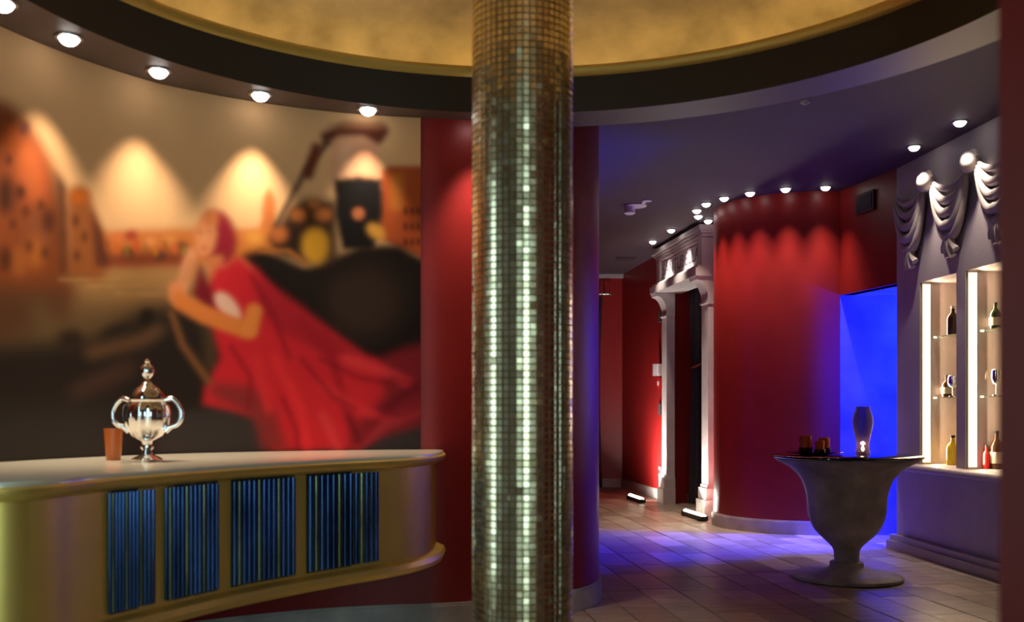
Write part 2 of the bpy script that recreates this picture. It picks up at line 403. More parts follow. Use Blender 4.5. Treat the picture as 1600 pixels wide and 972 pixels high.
# daylit glazing behind the viewer and a slim lit window in the round wall
def window(name, fr, w_, z0, z1, cols, rows):
    o = struct(link(name, None))
    f_ = MB()
    for x in (0, w_): f_.box(x-0.035, x+0.035, -0.02, 0.05, z0-0.035, z1+0.035, fr)
    for z in (z0, z1): f_.box(0, w_, -0.02, 0.05, z-0.035, z+0.035, fr)
    for k in range(1, cols): f_.box(w_*k/cols-0.02, w_*k/cols+0.02, -0.02, 0.04, z0, z1, fr)
    for k in range(1, rows): f_.box(0, w_, -0.02, 0.04, z0+(z1-z0)*k/rows-0.02, z0+(z1-z0)*k/rows+0.02, fr)
    f_.build('window_frame', M['fascia'], o)
    for i in range(cols):
        for j in range(rows):
            MB().box(w_*i/cols+0.02, w_*(i+1)/cols-0.02, 0.0, 0.012, z0+(z1-z0)*j/rows+0.02, z0+(z1-z0)*(j+1)/rows-0.02, fr).build('pane_offscreen', M['daylight'], o)
    return o
window('window_1_offscreen', lambda x, y, z: (-0.35+x, -2.8+y, z), 2.1, 0.1, 2.55, 1, 1)
c2 = Vector(polar(204, 1.86)); t2 = Vector((math.sin(math.radians(204)), -math.cos(math.radians(204)))); n2 = Vector((CX, CY))-c2; n2.normalize()
window('window_2_offscreen', lambda x, y, z: ((c2+t2*(x-0.19)+n2*y).x, (c2+t2*(x-0.19)+n2*y).y, z), 0.38, 0.3, 1.95, 1, 1)

# ------------------------------------------------------------------ mural: a soft printed picture on the curved wall
SX0, SY0, ST = -80, 0, 2.0
GW, GH = 380, 380
gx, gy = np.meshgrid(SX0+np.arange(GW)*ST, SY0+np.arange(GH)*ST)
img = np.zeros((GH, GW, 3))
def blur(a, s):
    s = s/ST
    if s < 0.3: return a
    k = np.exp(-0.5*(np.arange(-int(3*s)-1, int(3*s)+2)/s)**2); k /= k.sum(); h = len(k)//2
    for ax in (0, 1):
        p = np.pad(a, [(h, h) if i == ax else (0, 0) for i in (0, 1)], mode='edge')
        a = sum(k[i]*(p[i:i+a.shape[0], :] if ax == 0 else p[:, i:i+a.shape[1]]) for i in range(len(k)))
    return a
def paint(mask, col, s=6, op=1.0):
    global img
    m = (blur(mask.astype(float), s)*op)[..., None]
    img = img*(1-m)+np.array(srgb(*col)[:3])*m
def poly(pts):
    ins = np.zeros(gx.shape, bool); n = len(pts)
    for i in range(n):
        (x1, y1), (x2, y2) = pts[i], pts[(i+1) % n]
        if y1 == y2: continue
        c = ((gy < y1) != (gy < y2)) & (gx < (x2-x1)*(gy-y1)/(y2-y1)+x1); ins ^= c
    return ins
def ell(cx, cy, rx, ry, a=0):
    c, s = math.cos(math.radians(a)), math.sin(math.radians(a)); dx, dy = gx-cx, gy-cy
    return ((dx*c+dy*s)/rx)**2+((-dx*s+dy*c)/ry)**2 < 1
def stroke(pts, w_):
    m = np.zeros(gx.shape, bool)
    for (x1, y1), (x2, y2) in zip(pts, pts[1:]):
        L = (x2-x1)**2+(y2-y1)**2; t = np.clip(((gx-x1)*(x2-x1)+(gy-y1)*(y2-y1))/L, 0, 1)
        m |= (gx-x1-t*(x2-x1))**2+(gy-y1-t*(y2-y1))**2 < (w_/2)**2
    return m
img[:] = srgb(230, 182, 130)[:3]
paint(poly([(-90, 410), (340, 405), (340, 620), (-90, 760)]), (176, 130, 78), 12)
paint(poly([(-90, 455), (340, 470), (340, 760), (-90, 760)]), (104, 80, 54), 22)
paint(poly([(330, 440), (700, 400), (700, 760), (330, 760)]), (38, 31, 29), 8)
paint(poly([(200, 590), (700, 560), (700, 760), (200, 760)]), (52, 46, 45), 10)
# far quay
paint(poly([(150, 362), (310, 356), (420, 362), (420, 412), (150, 416)]), (205, 118, 58), 6)
paint(poly([(150, 396), (300, 390), (300, 416), (150, 420)]), (128, 62, 40), 7)
for x, y, c in ((185, 372, (222, 120, 70)), (205, 368, (170, 60, 50)), (235, 378, (232, 150, 86)), (265, 374, (214, 140, 72)), (285, 385, (120, 72, 48)), (200, 395, (100, 56, 44)), (250, 400, (96, 58, 44))):
    paint(ell(x, y, 10, 8), c, 4)
# palace on the left
paint(poly([(-90, 150), (12, 158), (34, 176), (62, 214), (88, 262), (104, 330), (112, 470), (-90, 500)]), (132, 68, 36), 9)
paint(ell(48, 270, 22, 55, -12), (186, 96, 52), 10); paint(ell(60, 365, 20, 40), (140, 80, 50), 9)
paint(ell(18, 215, 16, 24), (150, 74, 30), 8); paint(ell(38, 200, 8, 12), (92, 52, 48), 5)
paint(ell(8, 305, 14, 32), (52, 30, 24), 8); paint(ell(32, 300, 8, 12), (50, 30, 26), 5); paint(ell(76, 345, 9, 18), (78, 44, 32), 6)
paint(poly([(84, 262), (104, 290), (112, 430), (96, 430), (92, 330)]), (72, 38, 28), 6)
paint(ell(30, 410, 14, 24), (160, 90, 44), 7); paint(ell(56, 395, 12, 26), (176, 100, 44), 7); paint(ell(8, 405, 10, 20), (70, 40, 26), 6)
paint(poly([(106, 300), (124, 288), (140, 300), (160, 360), (170, 410), (160, 440), (104, 436)]), (150, 86, 44), 6)
paint(ell(124, 306, 15, 12), (190, 98, 32), 6); paint(poly([(140, 320), (160, 360), (172, 416), (150, 418)]), (92, 48, 34), 5)
paint(poly([(-90, 440), (60, 450), (120, 440), (110, 500), (-90, 560)]), (90, 58, 38), 14)
paint(stroke([(60, 480), (75, 520), (70, 580)], 18), (110, 96, 60), 12, 0.6)
# dark gondola hull and water below
paint(poly([(-90, 545), (90, 530), (150, 525), (220, 480), (330, 470), (340, 760), (-90, 760)]), (40, 33, 30), 14)
paint(ell(110, 530, 20, 16), (45, 34, 28), 7); paint(ell(180, 518, 26, 9, -18), (44, 36, 30), 5); paint(ell(230, 498, 13, 17), (34, 28, 26), 5)
paint(stroke([(140, 552), (220, 532), (250, 515)], 16), (104, 74, 52), 8); paint(stroke([(120, 612), (200, 575)], 24), (72, 50, 42), 9)
paint(poly([(-90, 640), (180, 640), (180, 760), (-90, 760)]), (54, 50, 48), 20, 0.7)
# tower, quay on the right, palace on the right
paint(poly([(411, 312), (421, 292), (430, 312), (434, 392), (404, 392)]), (196, 112, 58), 4)
paint(poly([(370, 364), (440, 352), (440, 402), (370, 402)]), (214, 128, 60), 6); paint(ell(398, 372, 14, 10), (230, 160, 70), 5)
paint(poly([(594, 268), (608, 258), (670, 260), (670, 410), (590, 372)]), (178, 82, 42), 3.5)
paint(poly([(612, 272), (632, 272), (632, 330), (612, 330)]), (200, 120, 50), 5)
for i in range(3):
    for j in range(3): paint(ell(634+i*10, 330+j*24, 3, 8), (82, 40, 28), 2.5)
# black upholstery of the gondola
paint(poly([(376, 398), (410, 388), (440, 398), (478, 418), (520, 402), (560, 384), (622, 380), (648, 396), (670, 412), (670, 570), (470, 560), (420, 470)]), (30, 24, 22), 5)
paint(ell(570, 470, 56, 56), (66, 50, 42), 20); 
# gilded ornament
paint(poly([(418, 372), (440, 340), (470, 312), (528, 312), (530, 412), (478, 416), (430, 398)]), (58, 40, 30), 7)
paint(ell(485, 336, 34, 16), (44, 30, 22), 6); paint(ell(466, 335, 12, 10), (190, 112, 58), 5); paint(ell(505, 335, 14, 10), (186, 110, 56), 5); paint(ell(490, 318, 10, 8), (196, 116, 60), 5)
paint(ell(450, 375, 22, 20), (40, 28, 22), 6); paint(ell(436, 366, 13, 13), (184, 104, 56), 5); paint(ell(493, 384, 21, 28), (206, 150, 44), 5)
paint(stroke([(405, 392), (450, 392), (478, 412)], 7), (160, 100, 48), 3)
# gondolier without a visible head: shirt, trousers, folded arms with the oar
paint(poly([(520, 212), (588, 212), (597, 278), (516, 282)]), (226, 164, 124), 4); paint(ell(540, 250, 12, 30), (240, 190, 150), 8)
paint(poly([(521, 280), (560, 275), (597, 280), (600, 330), (585, 392), (535, 392), (524, 340)]), (28, 25, 25), 3.5)
paint(poly([(500, 208), (530, 196), (604, 196), (610, 206), (594, 228), (570, 214), (530, 212), (505, 232)]), (96, 44, 32), 4)
paint(poly([(500, 202), (534, 190), (600, 190), (604, 202)]), (150, 96, 66), 5)
paint(stroke([(512, 222), (480, 262), (432, 352)], 9), (96, 68, 52), 3.5); paint(stroke([(494, 232), (482, 272)], 18), (110, 52, 38), 4)
paint(ell(560, 334, 9, 9), (190, 112, 70), 3); paint(ell(588, 362, 16, 10, 35), (222, 160, 66), 4)
# woman in red
paint(ell(342, 372, 28, 44, -8), (150, 36, 50), 5); paint(ell(321, 368, 17, 34, 4), (226, 146, 96), 4); paint(ell(330, 340, 12, 14), (206, 120, 70), 5)
paint(poly([(326, 400), (350, 398), (350, 440), (326, 440)]), (206, 120, 74), 4)
paint(poly([(338, 420), (372, 400), (400, 420), (440, 470), (510, 515), (572, 556), (620, 572), (660, 610), (640, 640), (600, 660), (560, 704), (430, 704), (400, 650), (318, 632), (322, 606), (346, 560), (330, 500), (312, 470)]), (206, 40, 50), 5)
paint(poly([(312, 405), (326, 440), (340, 470), (330, 500), (300, 460)]), (120, 26, 40), 5)
paint(ell(356, 480, 13, 28, -38), (236, 190, 168), 4)
paint(poly([(400, 430), (470, 480), (560, 555), (520, 560), (440, 520), (410, 490)]), (170, 34, 46), 6)
paint(stroke([(299, 396), (290, 430), (280, 462)], 18), (222, 150, 106), 4); paint(ell(276, 456, 14, 18), (226, 140, 90), 4)
paint(stroke([(282, 470), (320, 492), (388, 516)], 27), (222, 128, 62), 4); paint(stroke([(390, 512), (397, 486)], 24), (228, 136, 66), 4)
paint(poly([(330, 596), (400, 604), (430, 640), (450, 704), (400, 704), (392, 650), (330, 620)]), (140, 46, 48), 7)
paint(poly([(596, 560), (630, 546), (670, 536), (670, 668), (600, 690), (540, 706), (556, 660), (600, 620)]), (134, 34, 44), 7)
for pts, c in (([(470, 500), (520, 560), (540, 640)], (160, 30, 42)), ([(540, 560), (600, 580), (640, 600)], (226, 60, 66)), ([(430, 560), (470, 640), (480, 700)], (226, 50, 56)), ([(500, 600), (560, 640), (600, 650)], (222, 52, 58)), ([(600, 640), (640, 610), (665, 600)], (104, 24, 36)), ([(560, 700), (600, 664), (660, 640)], (176, 50, 60)), ([(400, 560), (420, 640)], (216, 50, 56)), ([(505, 650), (530, 704)], (216, 60, 66)), ([(545, 650), (560, 690)], (110, 24, 34))):
    paint(stroke(pts, 13), c, 5, 0.95)
paint(poly([(250, 650), (330, 640), (400, 660), (412, 720), (240, 720)]), (58, 52, 52), 8)
paint(poly([(566, 704), (606, 680), (670, 664), (670, 720), (560, 720)]), (56, 50, 52), 6)
paint(stroke([(268, 490), (286, 540), (326, 596)], 9), (128, 84, 50), 4)
for x, y, rx, ry, c in ((313, 362, 4, 2.5, (120, 62, 44)), (328, 361, 4, 2.5, (120, 62, 44)), (319, 388, 6, 2.5, (176, 50, 50)), (320, 374, 2.5, 6, (240, 170, 120))):
    paint(ell(x, y, rx, ry), c, 3.5, 0.6)
for k in range(5): paint(stroke([(296+k*3, 404+k*2), (284+k*4, 440)], 2.5), (186, 108, 70), 2, 0.5)
for x, y in ((14, 250), (40, 330), (64, 320), (20, 350), (46, 385), (70, 395), (118, 345), (132, 370), (120, 400)): paint(ell(x, y, 5, 10), (70, 38, 28), 4, 0.8)
for k in range(9): paint(ell(168+k*15, 384+(k % 3)*4, 4, 9), (150+(k % 2)*60, 76+(k % 3)*24, 44), 3, 0.8)
for k in range(6): paint(stroke([(70+k*22, 432+k*5), (170+k*18, 430+k*6)], 3), (196, 150, 96) if k % 2 else (110, 78, 48), 3, 0.5)
for pts in ([(392, 430), (430, 500), (452, 560)], [(360, 540), (392, 590), (388, 640)], [(470, 560), (520, 620), (556, 640)], [(610, 590), (650, 600), (668, 590)], [(590, 640), (630, 650), (668, 630)], [(566, 690), (590, 655), (612, 640)], [(440, 620), (462, 670), (466, 704)], [(500, 560), (560, 590), (620, 600)]):
    paint(stroke(pts, 7), (128, 24, 36), 4, 0.75)
# put the print on the wall
TH = np.linspace(104.6, 182, 300); ZZ = np.linspace(0.80, RINGZ-0.002, 240)
vs = []; cols = []
for d in TH:
    x, y = polar(d, rwall(d)-0.006)
    for z in ZZ: vs.append((x, y, z))
V = np.array(vs); px = 800+F*V[:, 0]/V[:, 1]; py = HY-F*(V[:, 2]-CAMZ)/V[:, 1]
fx = np.clip((px-SX0)/ST, 0, GW-1.01); fy = np.clip((py-SY0)/ST, 0, GH-1.01)
ix, iy = fx.astype(int), fy.astype(int); ax, ay = (fx-ix)[:, None], (fy-iy)[:, None]
cc = img[iy, ix]*(1-ax)*(1-ay)+img[iy, ix+1]*ax*(1-ay)+img[iy+1, ix]*(1-ax)*ay+img[iy+1, ix+1]*ax*ay
nz = len(ZZ)
fs = [(i*nz+k, (i+1)*nz+k, (i+1)*nz+k+1, i*nz+k+1) for i in range(len(TH)-1) for k in range(nz-1)]
# back side of the thin sheet, so that the print has thickness
back = [polar(d, rwall(d)-0.001) for d in TH]; nb = len(vs)
for x, y in back: vs += [(x, y, ZZ[0]), (x, y, ZZ[-1])]
for i in range(len(TH)-1):
    fs += [(nb+i*2, nb+i*2+1, nb+i*2+3, nb+i*2+2), (i*nz, nb+i*2, nb+i*2+2, (i+1)*nz), (i*nz+nz-1, (i+1)*nz+nz-1, nb+i*2+3, nb+i*2+1)]
for i in (0, len(TH)-1): fs.append(tuple(i*nz+k for k in range(nz))+(nb+i*2+1, nb+i*2))
me = MB().add(vs, fs).mesh('wall_mural', True)
a = me.color_attributes.new('Col', 'FLOAT_COLOR', 'POINT')
full = np.ones((len(vs), 4)); full[:nb, :3] = cc; full[nb:, :3] = 0.3
a.data.foreach_set('color', full.ravel().tolist()); me.materials.append(M['print'])
tag(link('wall_mural', me), 'large curved wall mural of a woman in a red dress reclining in a gondola', 'mural')

# ------------------------------------------------------------------ mosaic column
COLR = 0.144
colm = thing('mosaic_column', 'round column clad in small gold mosaic tiles under the dome', 'column', (CX, CY, 0))
MB().lathe([(0.001, 0), (COLR-0.003, 0), (COLR-0.003, 2.935), (0.001, 2.935)], 64).build('column_core', M['grout'], colm, True)
MB().lathe([(COLR-0.004, 0.0), (COLR+0.03, 0.0), (COLR+0.03, 0.06), (COLR+0.012, 0.075), (COLR+0.004, 0.09), (COLR-0.004, 0.09)], 64).build('base_ring', M['gold'], colm, True)
NC, PZ = 48, 0.0190
pw = 2*PI*COLR/NC; tw = pw-0.0028; th_ = PZ-0.0028
base_tile = MB().chbox(-tw/2, tw/2, -th_/2, th_/2, -0.002, 0.0022, 0.0008)
tmesh = base_tile.mesh('mosaic_tile'); tmesh.materials.append(M['tile'])
tiles = []
rnd = random.Random(11)
for r_ in range(int((2.88-0.095)/PZ)):
    z = 0.10+(r_+0.5)*PZ
    for c_ in range(NC):
        a = 2*PI*(c_+0.5)/NC
        k = 3.0 if rnd.random() < 0.06 else 1.0
        tl, tv = rnd.gauss(0, 0.8)*k, rnd.gauss(0, 1.2)*k
        nrm = Vector((math.cos(a), math.sin(a), 0)); pos = nrm*COLR+Vector((0, 0, z))
        rot = Matrix.Rotation(a+math.radians(tl), 4, 'Z') @ Matrix.Rotation(math.radians(tv), 4, 'Y') @ Matrix(((0, 0, 1, 0), (1, 0, 0, 0), (0, 1, 0, 0), (0, 0, 0, 1)))
        mtx = Matrix.Translation(pos) @ rot
        wp = Vector((CX, CY, 0))+pos; to = Vector((0, 0, CAMZ))-wp
        tiles.append((max(0, to.normalized().dot(nrm))/to.length_squared, mtx))
tiles.sort(key=lambda t: -t[0])
for s_, mtx in tiles[:300]:
    o = link('mosaic_tile', tmesh, colm); o.matrix_local = mtx
rest = MB()
for s_, mtx in tiles[300:]: rest.add([mtx @ Vector(v) for v in base_tile.v], base_tile.f)
o = rest.build('mosaic_tiling', M['tile'], colm); o['kind'] = 'stuff'

# ------------------------------------------------------------------ curved gold console under the mural
front = smooth_path([(-0.30, 4.64), (-0.305, 4.38), (-0.37, 4.16), (-0.48, 3.98), (-0.64, 3.78), (-0.80, 3.56), (-0.94, 3.33), (-1.05, 3.10), (-1.12, 2.95), (-1.16, 2.82), (-1.175, 2.70), (-1.215, 2.60), (-1.30, 2.54), (-1.42, 2.54), (-1.58, 2.64), (-1.72, 2.80)], 8)
front = [Vector((p.x, p.y)) for p in front]
def offset(path, d):
    out = []
    for i, p in enumerate(path):
        t = (path[min(i+1, len(path)-1)]-path[max(i-1, 0)]).normalized(); out.append(p+Vector((t.y, -t.x))*d)
    return out
def wall_at(i):
    d = interp(i/(len(front)-1), [0, 0.18, 0.5, 1.0], [102.5, 112, 140, 184])
    return Vector(polar(d, rwall(d)-0.012))
def slab(path, prof, name, m, parent):
    """prof: (offset inwards, z) from top to bottom at the front; closed against the wall"""
    n_ = len(path); k = len(prof); vs = []
    offs = [offset(path, p[0]) for p in prof]
    for i in range(n_):
        wp = wall_at(i); vs.append((wp.x, wp.y, prof[0][1]))
        for q in range(k): vs.append((offs[q][i].x, offs[q][i].y, prof[q][1]))
        vs.append((wp.x, wp.y, prof[-1][1]))
    K = k+2; fs = [(i*K+q, (i+1)*K+q, (i+1)*K+(q+1) % K, i*K+(q+1) % K) for i in range(n_-1) for q in range(K)]
    fs += [tuple(range(K))[::-1], tuple((n_-1)*K+q for q in range(K))]
    return MB().add(vs, fs).build(name, m, parent, True)
# which side of the path is inwards
sgn = 1 if (offset(front, 0.1)[40]-Vector((-1.7, 4.2))).length < (front[40]-Vector((-1.7, 4.2))).length else -1
def P_(d, z): return (sgn*d, z)
con = thing('console_counter', 'curved gold wall-hung console counter with ribbed blue glass panels', 'counter', (0, 0, 0))
ZT = 0.817
slab(front, [P_(0.014, ZT), P_(0.010, ZT-0.005), P_(0.010, ZT-0.012)], 'top', M['top'], con)
slab(front, [P_(0.006, ZT-0.012), P_(0.0, ZT-0.018), P_(0.0, ZT-0.03), P_(0.008, ZT-0.042), P_(0.026, ZT-0.050)], 'edge_moulding', M['gold'], con)
slab(front, [P_(0.045, ZT-0.050), P_(0.045, 0.395)], 'body', M['gold'], con)
slab(front, [P_(0.03, 0.395), P_(0.008, 0.385), P_(0.0, 0.365), P_(0.008, 0.345), P_(0.03, 0.338)], 'bottom_rail', M['gold'], con)
def path_px(x):
    k = (x-800)/F
    for i in range(len(front)-1):
        a, b = front[i], front[i+1]; fa, fb = a.x-k*a.y, b.x-k*b.y
        if fa >= 0 > fb and a.y > 2.6: return i+fa/(fa-fb)
    return None
body_path = offset(front, sgn*0.045)
def on_path(path, t):
    i = min(int(t), len(path)-2); return path[i].lerp(path[i+1], t-i)
for x_hi, x_lo in ((603, 492), (474, 376), (356, 272), (258, 186)):
    ta, tb = path_px(x_hi), path_px(x_lo)
    pts = [on_path(body_path, ta+(tb-ta)*k/10) for k in range(11)]
    pan = MB().ribbon([tuple(p) for p in pts], 0.405, 0.765, -sgn*0.008).build('ribbed_panel', M['panelback'], con)
    ns = 13
    for k in range(ns):
        p = on_path(body_path, ta+(tb-ta)*(k+0.5)/ns); q = on_path(body_path, ta+(tb-ta)*(k+0.9)/ns)
        wd = (q-p).length; t = (q-p).normalized(); nn = Vector((t.y, -t.x))*(-sgn)
        sec = [(math.cos(PI*j/6)*wd, math.sin(PI*j/6)*wd*0.9+0.006) for j in range(7)]
        vs = []
        for z in (0.412, 0.758): vs += [(p.x+t.x*s1+nn.x*s2, p.y+t.y*s1+nn.y*s2, z) for s1, s2 in sec]
        fs = [(j, (j+1) % 7, 7+(j+1) % 7, 7+j) for j in range(7)]+[tuple(range(7))[::-1], tuple(range(7, 14))]
        MB().add(vs, fs).build('glass_rib', M['slatglass2'] if k % 4 == 3 else M['slatglass'], pan, True)

# chrome ornamental urn on the console
ux, uy = -1.29, 3.62
ur = thing('chrome_urn', 'shiny chrome lidded urn with scroll handles standing on the gold console', 'urn', (ux, uy, ZT))
MB().lathe([(0.001, 0), (0.052, 0), (0.054, 0.008), (0.04, 0.016), (0.02, 0.026), (0.016, 0.04), (0.024, 0.05), (0.016, 0.06), (0.02, 0.075), (0.001, 0.076)], 40).build('foot', M['chrome'], ur, True)
bw = MB()
prof = [(0.02, 0.073), (0.05, 0.09), (0.072, 0.125), (0.080, 0.165), (0.076, 0.195), (0.062, 0.21), (0.066, 0.218), (0.058, 0.222), (0.001, 0.222)]
vs = []; n = 64
for i in range(n):
    a = 2*PI*i/n
    for r, z in prof:
        k = 1+0.05*math.cos(a*12)*(1 if 0.08 < z < 0.2 else 0); vs.append((r*k*math.cos(a), r*k*math.sin(a), z))
K = len(prof); bw.add(vs, [(i*K+q, ((i+1) % n)*K+q, ((i+1) % n)*K+q+1, i*K+q+1) for i in range(n) for q in range(K-1)])
bw.build('bowl', M['chrome'], ur, True)
lid = MB().lathe([(0.060, 0.222), (0.058, 0.235), (0.040, 0.258), (0.022, 0.27), (0.014, 0.282), (0.001, 0.283)], 40).build('lid', M['chrome'], ur, True)
MB().lathe([(0.001, 0.28), (0.012, 0.284), (0.009, 0.292), (0.021, 0.305), (0.026, 0.32), (0.021, 0.335), (0.008, 0.346), (0.011, 0.353), (0.001, 0.364)], 32).build('finial', M['chrome'], lid, True)
for s in (-1, 1):
    pts = [(s*(0.072+0.05*math.sin(t)), 0, 0.165+0.062*math.cos(t)*(1-0.1*t)) for t in np.linspace(0.25, 2.9, 20)]
    pts = [(s*0.058, 0, 0.215)]+pts+[(s*0.066, 0, 0.105)]
    MB().tube(pts, 0.009, 10).build('handle', M['chrome'], ur, True)
vt = thing('votive_glass', 'small orange glass votive beside the chrome urn', 'candle holder', (-1.44, 3.70, ZT))
MB().lathe([(0.001, 0), (0.024, 0), (0.028, 0.03), (0.031, 0.075), (0.034, 0.115), (0.031, 0.115), (0.027, 0.07), (0.022, 0.02), (0.001, 0.016)], 32).build('glass_cup', M['votive'], vt, True)
MB().lathe([(0.001, 0.018), (0.02, 0.018), (0.024, 0.06), (0.001, 0.06)], 24).build('candle_wax', M['orange'], vt, True)

# ------------------------------------------------------------------ downlights
def make_downlight(r=0.036):
    t = thing('downlight', 'x', 'downlight')
    MB().lathe([(r, 0), (r+0.014, 0), (r+0.013, -0.005), (r+0.002, -0.006), (r, 0)], 32).build('trim_ring', M['metal'], t, True)
    MB().lathe([(r, 0.001)]+[(r*math.cos(q), -0.030*math.sin(q)-0.001) for q in np.linspace(0, PI/2, 7)][:-1]+[(0.0005, -0.031)], 24).build('bulb', M['lamp'], t, True)
    return t
proto = make_downlight(); first = [True]
def place_down(x, y, z, label, group, energy, col=(1, 0.86, 0.72), cone=75, blend=0.7, aim=(0, 0, -1), scale=1.0):
    o = proto if first[0] else copy_tree(proto); first[0] = False
    o.location = (x, y, z-0.001); o.scale = (scale,)*3
    o['label'] = label; o['group'] = group
    l = light('lamp_beam', 'SPOT', (0, 0, -0.05), energy, col, aim, o, spot_size=math.radians(cone), spot_blend=blend, shadow_soft_size=0.02)
    return o
MUR = 'recessed downlight in the dark ring soffit, above '
for (px_, py_), lab in (((575, 170), 'the gondolier in the mural'), ((407, 147), 'the slim tower in the mural'), ((248, 110), 'the far quay in the mural'), ((108, 58), 'the small orange house in the mural'), ((4, 4), 'the tall orange palace in the mural')):
    x, y = at(px_, py_, RINGZ)
    place_down(x, y, RINGZ, MUR+lab, 'downlights above the mural', 26, (1, 0.80, 0.60), 70, 1.0)
place_down(-0.13, 4.64, RINGZ, 'recessed downlight in the dark ring soffit, above the red wall beside the mural', 'downlights above the mural', 16, (1, 0.84, 0.7), 78, 0.9)
for v_, Y_, lab in ((0.30, 10.62, 'far bracket'), (0.30, 9.95, 'bracket next to the red drum')):
    X, Y, _ = pfr(pu(Y_), v_, 0)
    place_down(X, Y, CEIL, 'small ceiling downlight before the portal panel, near its '+lab, 'downlights at the portal', 26, (1, 0.88, 0.88), 60, 1.0, (0.42, 0.05, -1))
ORD = ['first', 'second', 'third', 'fourth', 'fifth', 'sixth', 'seventh', 'eighth']
for k, ang in enumerate((141, 158, 176, 195, 212, 229, 248, 268)):
    a = math.radians(ang); r = CR+0.15
    place_down(CC[0]+r*math.cos(a), CC[1]+r*math.sin(a), CEIL, ORD[k]+' downlight from the portal in the ceiling row along the red drum', 'downlights round the red drum', 34, (1, 0.85, 0.76), 52, 0.95)
for px_, lab in ((1433, 'next to the blue niche'), (1505, 'beside the dark red wall end')):
    u = bu(px_, 0.15)
    X, Y, _ = bfr(u, 0.17, 0)
    place_down(X, Y, CEIL, 'bright ceiling downlight above the plaster swags, '+lab, 'downlights above the swags', 18, (1, 0.88, 0.78), 70, 0.8, (0.12, 0, -1))

# ------------------------------------------------------------------ things on the corridor ceiling
sx, sy = at(993, 321, CEIL)
sd = thing('smoke_detector', 'white smoke detector hanging from a round plate on the purple ceiling', 'smoke detector', (sx, sy, CEIL))
MB().lathe([(0.001, -0.001), (0.095, -0.001), (0.095, -0.008), (0.09, -0.012), (0.001, -0.012)], 40).build('base_plate', M['white'], sd, True)
o = MB().lathe([(0.001, -0.001), (0.04, -0.001), (0.04, -0.01), (0.001, -0.012)], 32).build('junction_disc', M['white'], sd, True); o.location = (0.07, -0.22, 0)
o = MB().box(0.04, 0.07, -0.20, -0.06, -0.008, -0.001).build('cable_cover', M['white'], sd)
dt = MB().lathe([(0.001, -0.012), (0.044, -0.012), (0.044, -0.055), (0.048, -0.058), (0.048, -0.066), (0.03, -0.078), (0.001, -0.078)], 36).build('detector_body', M['white'], sd, True); dt.location = (-0.05, 0.0, 0)
MB().lathe([(0.049, -0.060), (0.0495, -0.060), (0.0495, -0.064), (0.049, -0.064)], 36).build('vent_slot', M['grey'], dt)
vx, vy = at(977, 404, CEIL)
vn = thing('ceiling_vent', 'flat pale square vent in the corridor ceiling near the far wall', 'vent', (vx, vy, CEIL))
MB().box(-0.12, 0.12, -0.12, 0.12, -0.008, -0.001).build('vent_frame', M['ceil'], vn)
for k in range(5): MB().box(-0.10, 0.10, -0.092+k*0.04, -0.068+k*0.04, -0.014, -0.008).build('slat', M['ceil'], vn)
ex, ey = at(1258, 158, RINGZ)
sn = thing('ceiling_sensor', 'tiny round sensor under the edge of the ring soffit', 'sensor', (ex, ey, RINGZ))
MB().lathe([(0.001, -0.001), (0.022, -0.001), (0.021, -0.008), (0.001, -0.008)], 24).build('sensor_rim', M['white'], sn, True)
MB().lathe([(0.012, -0.008), (0.009, -0.015), (0.001, -0.017)], 20).build('sensor_lens', M['white'], sn, True)

# ------------------------------------------------------------------ stone portal
po = thing('stone_portal', 'pale carved stone doorway surround with lettered panel on the red wall', 'doorway', (0, 0, 0))
def pilaster(u0, u1):
    p = MB().box(u0, u1, 0.001, 0.09, 0.30, 1.98, pfr).build('pilaster', M['stone'], po)
    MB().box(u0-0.03, u1+0.03, 0.001, 0.135, 0, 0.16, pfr).box(u0-0.018, u1+0.018, 0.001, 0.118, 0.16, 0.27, pfr).box(u0-0.008, u1+0.008, 0.001, 0.10, 0.27, 0.30, pfr).build('pedestal', M['stone'], p)
    c = [(0.09, 1.98), (0.105, 1.985), (0.105, 2.0), (0.09, 2.005)]+[(0.09+0.11*(1-math.cos(t)), 2.01+0.19*math.sin(t)) for t in np.linspace(0, PI/2, 8)]+[(0.21, 2.235), (0.001, 2.235), (0.001, 1.98)]
    vs = [pfr(u, v, z) for u in (u0-0.01, u1+0.01) for v, z in c]; K = len(c)
    MB().add(vs, [(i, (i+1) % K, K+(i+1) % K, K+i) for i in range(K)]+[tuple(range(K))[::-1], tuple(range(K, 2*K))]).build('bracket', M['stone'], p)
pilaster(uA, uB); pilaster(uC, uD)
lt = MB().box(uB-0.075, uC+0.075, -0.09, 0.002, 2.236, 2.31, pfr).box(uA-0.03, uD+0.03, 0.001, 0.215, 2.236, 2.31, pfr).box(uA-0.015, uD+0.015, 0.001, 0.195, 2.31, 2.335, pfr).build('lintel', M['stone'], po)
pl = MB().box(uA, uD, 0.001, 0.125, 2.335, 2.60, pfr).build('name_panel', M['stone'], po)
for z0, z1 in ((2.335, 2.36), (2.575, 2.60)): MB().box(uA+0.10, uD-0.10, 0.125, 0.145, z0, z1, pfr).build('panel_border', M['stone'], pl)
for u0, u1 in ((uA, uA+0.12), (uD-0.12, uD)): MB().box(u0, u1, 0.125, 0.15, 2.335, 2.60, pfr).build('panel_border', M['stone'], pl)
cn = MB().box(uA-0.02, uD+0.02, 0.001, 0.155, 2.60, 2.63, pfr).box(uA-0.04, uD+0.04, 0.001, 0.17, 2.63, 2.655, pfr).box(uA-0.06, uD+0.06, 0.001, 0.19, 2.655, 2.70, pfr).build('cornice', M['stone'], po)
